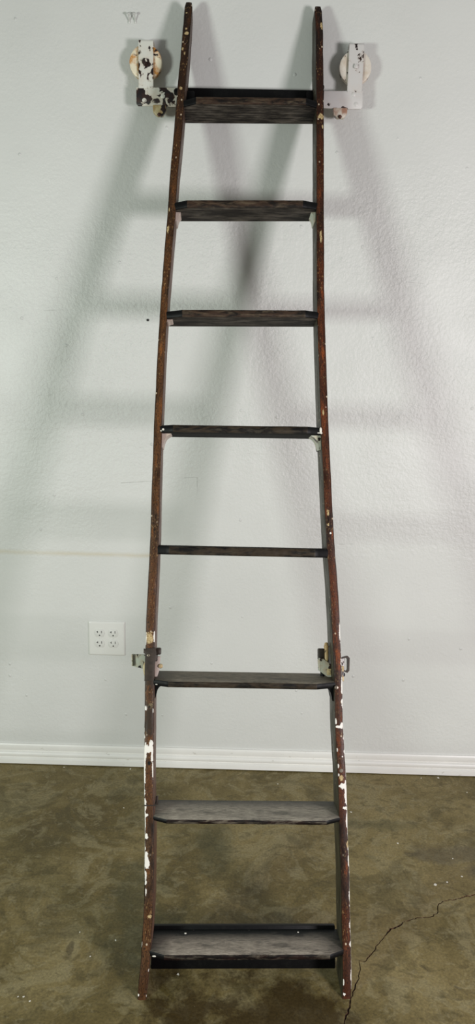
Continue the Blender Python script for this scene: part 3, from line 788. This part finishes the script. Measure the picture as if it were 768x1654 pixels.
hookL = hook(-0.3400, 2.2300, 0.0462, (-0.3590, -0.3170, 2.2862, 2.1600),
     [(-0.3660, 2.1625), (-0.2420, 2.1640), (-0.2460, 2.1400), (-0.2410, 2.1146), (-0.3610, 2.1146), (-0.3660, 2.1200)], M_HOOK_L2, M_HOOK_L, M_WHEEL_L, (-0.3190, -0.2810, 2.1170, 2.0850), M_LUG_L, False,
     'left roller bracket, white enamel heavily chipped to black iron')
hookR = hook(0.2538, 2.2270, 0.0452, (0.2325, 0.2745, 2.2875, 2.1610),
     [(0.1560, 2.1630), (0.2775, 2.1655), (0.2790, 2.1235), (0.2740, 2.1178), (0.2300, 2.1170), (0.1560, 2.1195)], M_HOOK_R, M_HOOK_R, M_WHEEL_R, (0.1950, 0.2355, 2.1190, 2.0890), M_LUG_R, True,
     'right roller bracket, mostly smooth white enamel')
for (x, z) in ((0.2600, 2.1300), (0.2520, 2.1560)):
    bm = bmesh.new(); lathe(bm, [(0, -0.0525), (0.004, -0.0522), (0.0062, -0.0510), (0.0064, -0.0500), (0, -0.050)], (x, 0, z), 'y', 20)
    wl('rivet', bm, M_HOOK_R, hookR)
for (x, z) in ((-0.2900, 2.1410), (-0.3430, 2.1290)):
    bm = bmesh.new(); lathe(bm, [(0, -0.0525), (0.004, -0.0522), (0.0062, -0.0510), (0.0064, -0.0500), (0, -0.050)], (x, 0, z), 'y', 20)
    wl('rivet', bm, M_HOOK_L, hookL)
# bolt heads of the cross bar just outside each rail
for x, z in ((-0.2330, 2.1370),):
    pass
bm = bmesh.new(); lathe(bm, [(0, -0.0005), (0.007, 0.001), (0.0085, 0.004), (0.0085, 0.012), (0, 0.012)], (-0.2105, 0.060, 2.325), 'y', 18)
link_bm('bar_bolt', bm, M_BLACK, lad)
bm = bmesh.new(); lathe(bm, [(0, -0.0005), (0.005, 0.001), (0.006, 0.004), (0.006, 0.012), (0, 0.012)], (0.1955, 0.030, 2.330), 'y', 18)
link_bm('bar_bolt', bm, M_BLACK, lad)
# wrapped angle irons that bind tread 1 to the rails
bm = bmesh.new(); box(bm, -0.1870, -0.1600, 0.060, 0.0800, 2.284, 2.326, 0.004)
link_bm('rail_angle', bm, M_BLACK, lad)
bm = bmesh.new(); box(bm, 0.1540, 0.1760, 0.060, 0.0800, 2.288, 2.336, 0.004)
link_bm('rail_angle', bm, M_BLACK, lad)

# ------------------------------------------------------------------ lower guide brackets (ladder frame: x, y = n, z = s)
bm = bmesh.new()
prism(bm, [(-0.2528, 0.7870), (-0.2470, 0.7850), (-0.2440, 0.7880), (-0.2234, 0.7890), (-0.2215, 0.7700), (-0.2250, 0.7450), (-0.2262, 0.7100), (-0.2490, 0.7095), (-0.2490, 0.7740), (-0.2528, 0.7755)], -0.0035, 0.0015, 0.0008)
GL = link_bm('guide_bracket', bm, M_IRON, lad); GL['label'] = 'left lower guide bracket with dark iron front plate'
bm = bmesh.new(); lathe(bm, [(0, -0.0042), (0.0012, -0.0042), (0.0016, -0.0062), (0.0036, -0.0058), (0.0042, -0.0035), (0, -0.0035)], (-0.2405, 0, 0.7708), 'y', 18)
link_bm('screw_head', bm, M_STEEL, GL)
bm = bmesh.new()   # plate pointing out to the left behind the rail, with a turned front lip
prism(bm, [(-0.2868, 0.7705), (-0.2450, 0.7685), (-0.2450, 0.7345), (-0.2550, 0.7350), (-0.2852, 0.7420)], 0.0500, 0.0540, 0.0008)
prism(bm, [(-0.2868, 0.7705), (-0.2835, 0.7705), (-0.2820, 0.7420), (-0.2852, 0.7420)], 0.0420, 0.0515, 0.0008)
prism(bm, [(-0.2866, 0.7712), (-0.2450, 0.7695), (-0.2450, 0.7665), (-0.2862, 0.7680)], 0.0505, 0.0700, 0.0008)
link_bm('bracket_arm', bm, M_GREENW, GL)
bm = bmesh.new()
prism(bm, [(-0.2550, 0.7460), (-0.2500, 0.7540), (-0.2440, 0.7560), (-0.2440, 0.7180), (-0.2500, 0.7190), (-0.2545, 0.7340)], 0.0120, 0.0200, 0.002)
link_bm('bracket_ear', bm, M_BRASS, GL)
bm = bmesh.new()
box(bm, -0.2245, -0.2120, 0.010, 0.032, 0.7715, 0.7885, 0.003)
box(bm, -0.2250, -0.2200, 0.004, 0.030, 0.7560, 0.7720, 0.002)
link_bm('hinge_knuckle', bm, M_IRON, GL)
bm = bmesh.new()
prism(bm, [(-0.2290, 0.7580), (-0.2205, 0.7680), (-0.2135, 0.7680), (-0.2150, 0.7350), (-0.2190, 0.7225), (-0.2225, 0.7110), (-0.2280, 0.7100)], 0.020, 0.030, 0.0012)
link_bm('side_plate', bm, M_PINK, GL)
bm = bmesh.new(); lathe(bm, [(0, -0.003), (0.0045, -0.002), (0.0055, 0.002), (0.0055, 0.01), (0, 0.01)], (-0.2125, 0.018, 0.7440), 'y', 20)
link_bm('knob', bm, M_BRASS, GL)

bm = bmesh.new()
prism(bm, [(0.1800, 0.7665), (0.1890, 0.7665), (0.2186, 0.7440), (0.2250, 0.7400), (0.2250, 0.7150), (0.2180, 0.7150), (0.2044, 0.7185), (0.1919, 0.7270), (0.1812, 0.7350)], 0.0480, 0.0560, 0.0010)
GR = link_bm('guide_bracket', bm, M_GREENW, lad); GR['label'] = 'right lower guide bracket of pale green painted iron'
bm = bmesh.new()
box(bm, 0.1798, 0.1965, 0.052, 0.072, 0.7610, 0.7895, 0.003)
link_bm('bracket_box', bm, M_IRON, GR)
bm = bmesh.new(); prism(bm, [(0.1798, 0.7620), (0.1835, 0.7640), (0.1850, 0.7345), (0.1812, 0.7345)], 0.0475, 0.070, 0.001)
link_bm('bracket_cheek', bm, M_GREENW, GR)
bm = bmesh.new(); lathe(bm, [(0, -0.0500), (0.0058, -0.0500), (0.0058, -0.0120), (0.0066, -0.0115), (0.0066, -0.0080), (0.0052, -0.0075), (0.0050, -0.0030), (0.0034, 0.0), (0, 0.0010)], (0.2005, 0.056, 0.8040), 'z', 22)
link_bm('spindle', bm, M_BRASS, GR)
bm = bmesh.new()
box(bm, 0.2000, 0.2115, 0.0465, 0.0490, 0.7240, 0.7400, 0.002)
lathe(bm, [(0, -0.004), (0.0035, -0.003), (0.0045, 0.0), (0, 0.0)], (0.2058, 0.0468, 0.7320), 'y', 16)
link_bm('latch', bm, M_BRASS, GR)
bm = bmesh.new()   # dark bolt tail under the plate
lathe(bm, [(0, -0.016), (0.0050, -0.014), (0.0055, 0.0), (0, 0.0)], (0.1905, 0.056, 0.7330), 'z', 16)
link_bm('bolt_tail', bm, M_BLACK, GR)
bm = bmesh.new()   # outer loop (a bent strap forming an open ring)
o_ = [(0.2350, 0.7665), (0.2535, 0.7720), (0.2585, 0.7665), (0.2572, 0.7355), (0.2520, 0.7300), (0.2380, 0.7370)]
i_ = [(0.2350, 0.7635), (0.2490, 0.7672), (0.2540, 0.7640), (0.2538, 0.7385), (0.2510, 0.7340), (0.2385, 0.7400)]
for q in range(len(o_)-1):
    prism(bm, [o_[q], o_[q+1], i_[q+1], i_[q]], 0.050, 0.070, 0.0)
link_bm('loop', bm, M_IRON, GR)
bm = bmesh.new(); prism(bm, [(0.2300, 0.7650), (0.2480, 0.7670), (0.2470, 0.7380), (0.2300, 0.7395)], 0.060, 0.063, 0.0006)
link_bm('loop_plate', bm, M_HOOK_R, GR)
bm = bmesh.new(); lathe(bm, [(0, -0.003), (0.0042, -0.002), (0.0052, 0.002), (0.0052, 0.012), (0, 0.012)], (0.2420, 0.050, 0.7255), 'y', 20)
link_bm('knob', bm, M_BLACK, GR)
bm = bmesh.new(); box(bm, 0.2290, 0.2420, 0.040, 0.052, 0.7100, 0.7470, 0.001)
link_bm('side_plate', bm, M_LUG_L, GR)
bm = bmesh.new(); prism(bm, [(0.2145, 0.7425), (0.2190, 0.7400), (0.2190, 0.7080), (0.2150, 0.7070)], 0.012, 0.018, 0.0006)
link_bm('edge_strip', bm, M_GREENW, GR)
bm = bmesh.new(); lathe(bm, [(0, -0.003), (0.0020, -0.003), (0.0026, -0.0045), (0.0045, -0.0040), (0.0050, -0.0010), (0, -0.001)], (0.2150, -0.002, 0.6985), 'y', 18)
link_bm('screw_head', bm, M_STEEL, lad)
# grey plug in the right rail
bm = bmesh.new(); lathe(bm, [(0, -0.0012), (0.0042, -0.0010), (0.0050, 0.0), (0.0050, 0.002), (0, 0.002)], (0.2260, 0.0, 0.5040), 'y', 18)
link_bm('filler_plug', bm, M_STEEL, lad)

# ------------------------------------------------------------------ debris on the floor
fl = [((-0.6366, -0.024), 1.0, 'flake'), ((-0.3914, -0.2508), 0.9, 'flake'), ((-0.4043, -0.024), 1.6, 'flake'), ((-0.4182, -0.7788), 0.9, 'flake'), ((-0.3234, -0.8017), 1.1, 'flake'), ((-0.3761, -0.8547), 0.9, 'flake'),
      ((-0.5039, -0.9759), 1.2, 'flake'), ((-0.4867, -0.987), 1.2, 'flake'), ((0.3377, -0.2395), 1.9, 'flake'), ((0.4589, -0.3887), 1.4, 'flake'), ((0.5303, -0.5657), 2.5, 'flake'), ((0.5659, -0.5542), 1.5, 'flake'),
      ((0.6142, -0.5293), 1.5, 'flake'), ((0.6692, -0.026), 2.0, 'flake'), ((0.6093, -0.030), 1.2, 'flake'), ((-0.1583, -0.9004), 1.5, 'flake'), ((0.1088, -0.0907), 1.1, 'flake'), ((-0.5165, -0.9764), 0.9, 'flake'), ((0.7456, -0.1094), 1.0, 'flake'), ((0.608, -0.4527), 1.0, 'flake')]
proto = None
for i, ((x, y), sc, _) in enumerate(fl):
    if proto is None or i % 5 == 0:
        bm = bmesh.new(); n = 7
        pts = [(0.0022*(1+0.5*random.uniform(-1, 1))*math.cos(2*PI*k/n), 0.0016*(1+0.5*random.uniform(-1, 1))*math.sin(2*PI*k/n)) for k in range(n)]
        a = [bm.verts.new((px, py, 0.0002+0.0008*random.random())) for px, py in pts]; b = [bm.verts.new((px, py, 0.0)) for px, py in pts]
        bm.faces.new(a); bm.faces.new(list(reversed(b)))
        for k in range(n): bm.faces.new((a[k], b[k], b[(k+1) % n], a[(k+1) % n]))
        bmesh.ops.recalc_face_normals(bm, faces=bm.faces[:])
        o = proto = link_bm('paint_flake', bm, M_FLAKE, smooth=False)
    else:
        o = proto.copy(); COL.objects.link(o)
    o.location = (x, y, 0.0); o.rotation_euler = (0, 0, random.uniform(0, 6.28)); o.scale = (sc, sc, 1.0)
    tag(o, 'tiny white paint flake lying loose on the concrete floor', 'paint flake', 'paint flakes scattered on the floor')
big = {10: 'largest white paint flake on the floor, right of the ladder', 8: 'curled white paint flake on the floor just right of the right rail', 13: 'white paint flake on the floor against the baseboard at far right'}
for o in COL.objects:
    if o.name.startswith('paint_flake'):
        for i, lab in big.items():
            if (Vector(o.location[:2]) - Vector(fl[i][0])).length < 1e-4: o['label'] = lab

# ------------------------------------------------------------------ lights
def area(name, loc, target, size, energy, col, sy=None, spread=180):
    ld = bpy.data.lights.new(name, 'AREA'); ld.shape = 'RECTANGLE'; ld.size = size; ld.size_y = sy or size
    ld.energy = energy; ld.color = col
    o = bpy.data.objects.new(name, ld); COL.objects.link(o); o.location = loc
    d = Vector(target) - Vector(loc); o.rotation_euler = d.to_track_quat('-Z', 'Y').to_euler()
    ld.spread = math.radians(spread)
    return o
area('lamp_right', (1.91, -2.80, 1.22), (0.3, 0.0, 1.15), 0.55, 54, (1.0, 0.94, 0.97), 0.50, 165)
area('lamp_left', (-2.05, -2.80, 1.22), (-0.3, 0.0, 1.15), 0.55, 38, (0.90, 1.0, 0.92), 0.38, 165)
w = bpy.data.worlds.new('room_light'); scene.world = w; w.use_nodes = True
bg = w.node_tree.nodes['Background']; bg.inputs['Color'].default_value = (0.97, 1.0, 0.96, 1); bg.inputs['Strength'].default_value = 0.225

# ------------------------------------------------------------------ camera
F = Vector((-0.00871796, 0.97585166, -0.21826025)); R = Vector((0.9996501, 0.01395624, 0.02247002)); U = Vector((-0.02497349, 0.21798799, 0.97563188))
cd = bpy.data.cameras.new('camera'); cam = bpy.data.objects.new('camera', cd); COL.objects.link(cam)
m = Matrix(((R.x, U.x, -F.x, -0.02927), (R.y, U.y, -F.y, -2.42109), (R.z, U.z, -F.z, 1.46521), (0, 0, 0, 1)))
cam.matrix_world = m
cd.sensor_fit = 'VERTICAL'; cd.sensor_height = 36.0; cd.lens = 36.0*1231.51/1654.0; cd.clip_start = 0.05
scene.camera = cam
vs = scene.view_settings
vs.view_transform = 'Standard'; vs.look = 'None'; vs.gamma = 1.0; vs.use_curve_mapping = False; vs.exposure = 0.0
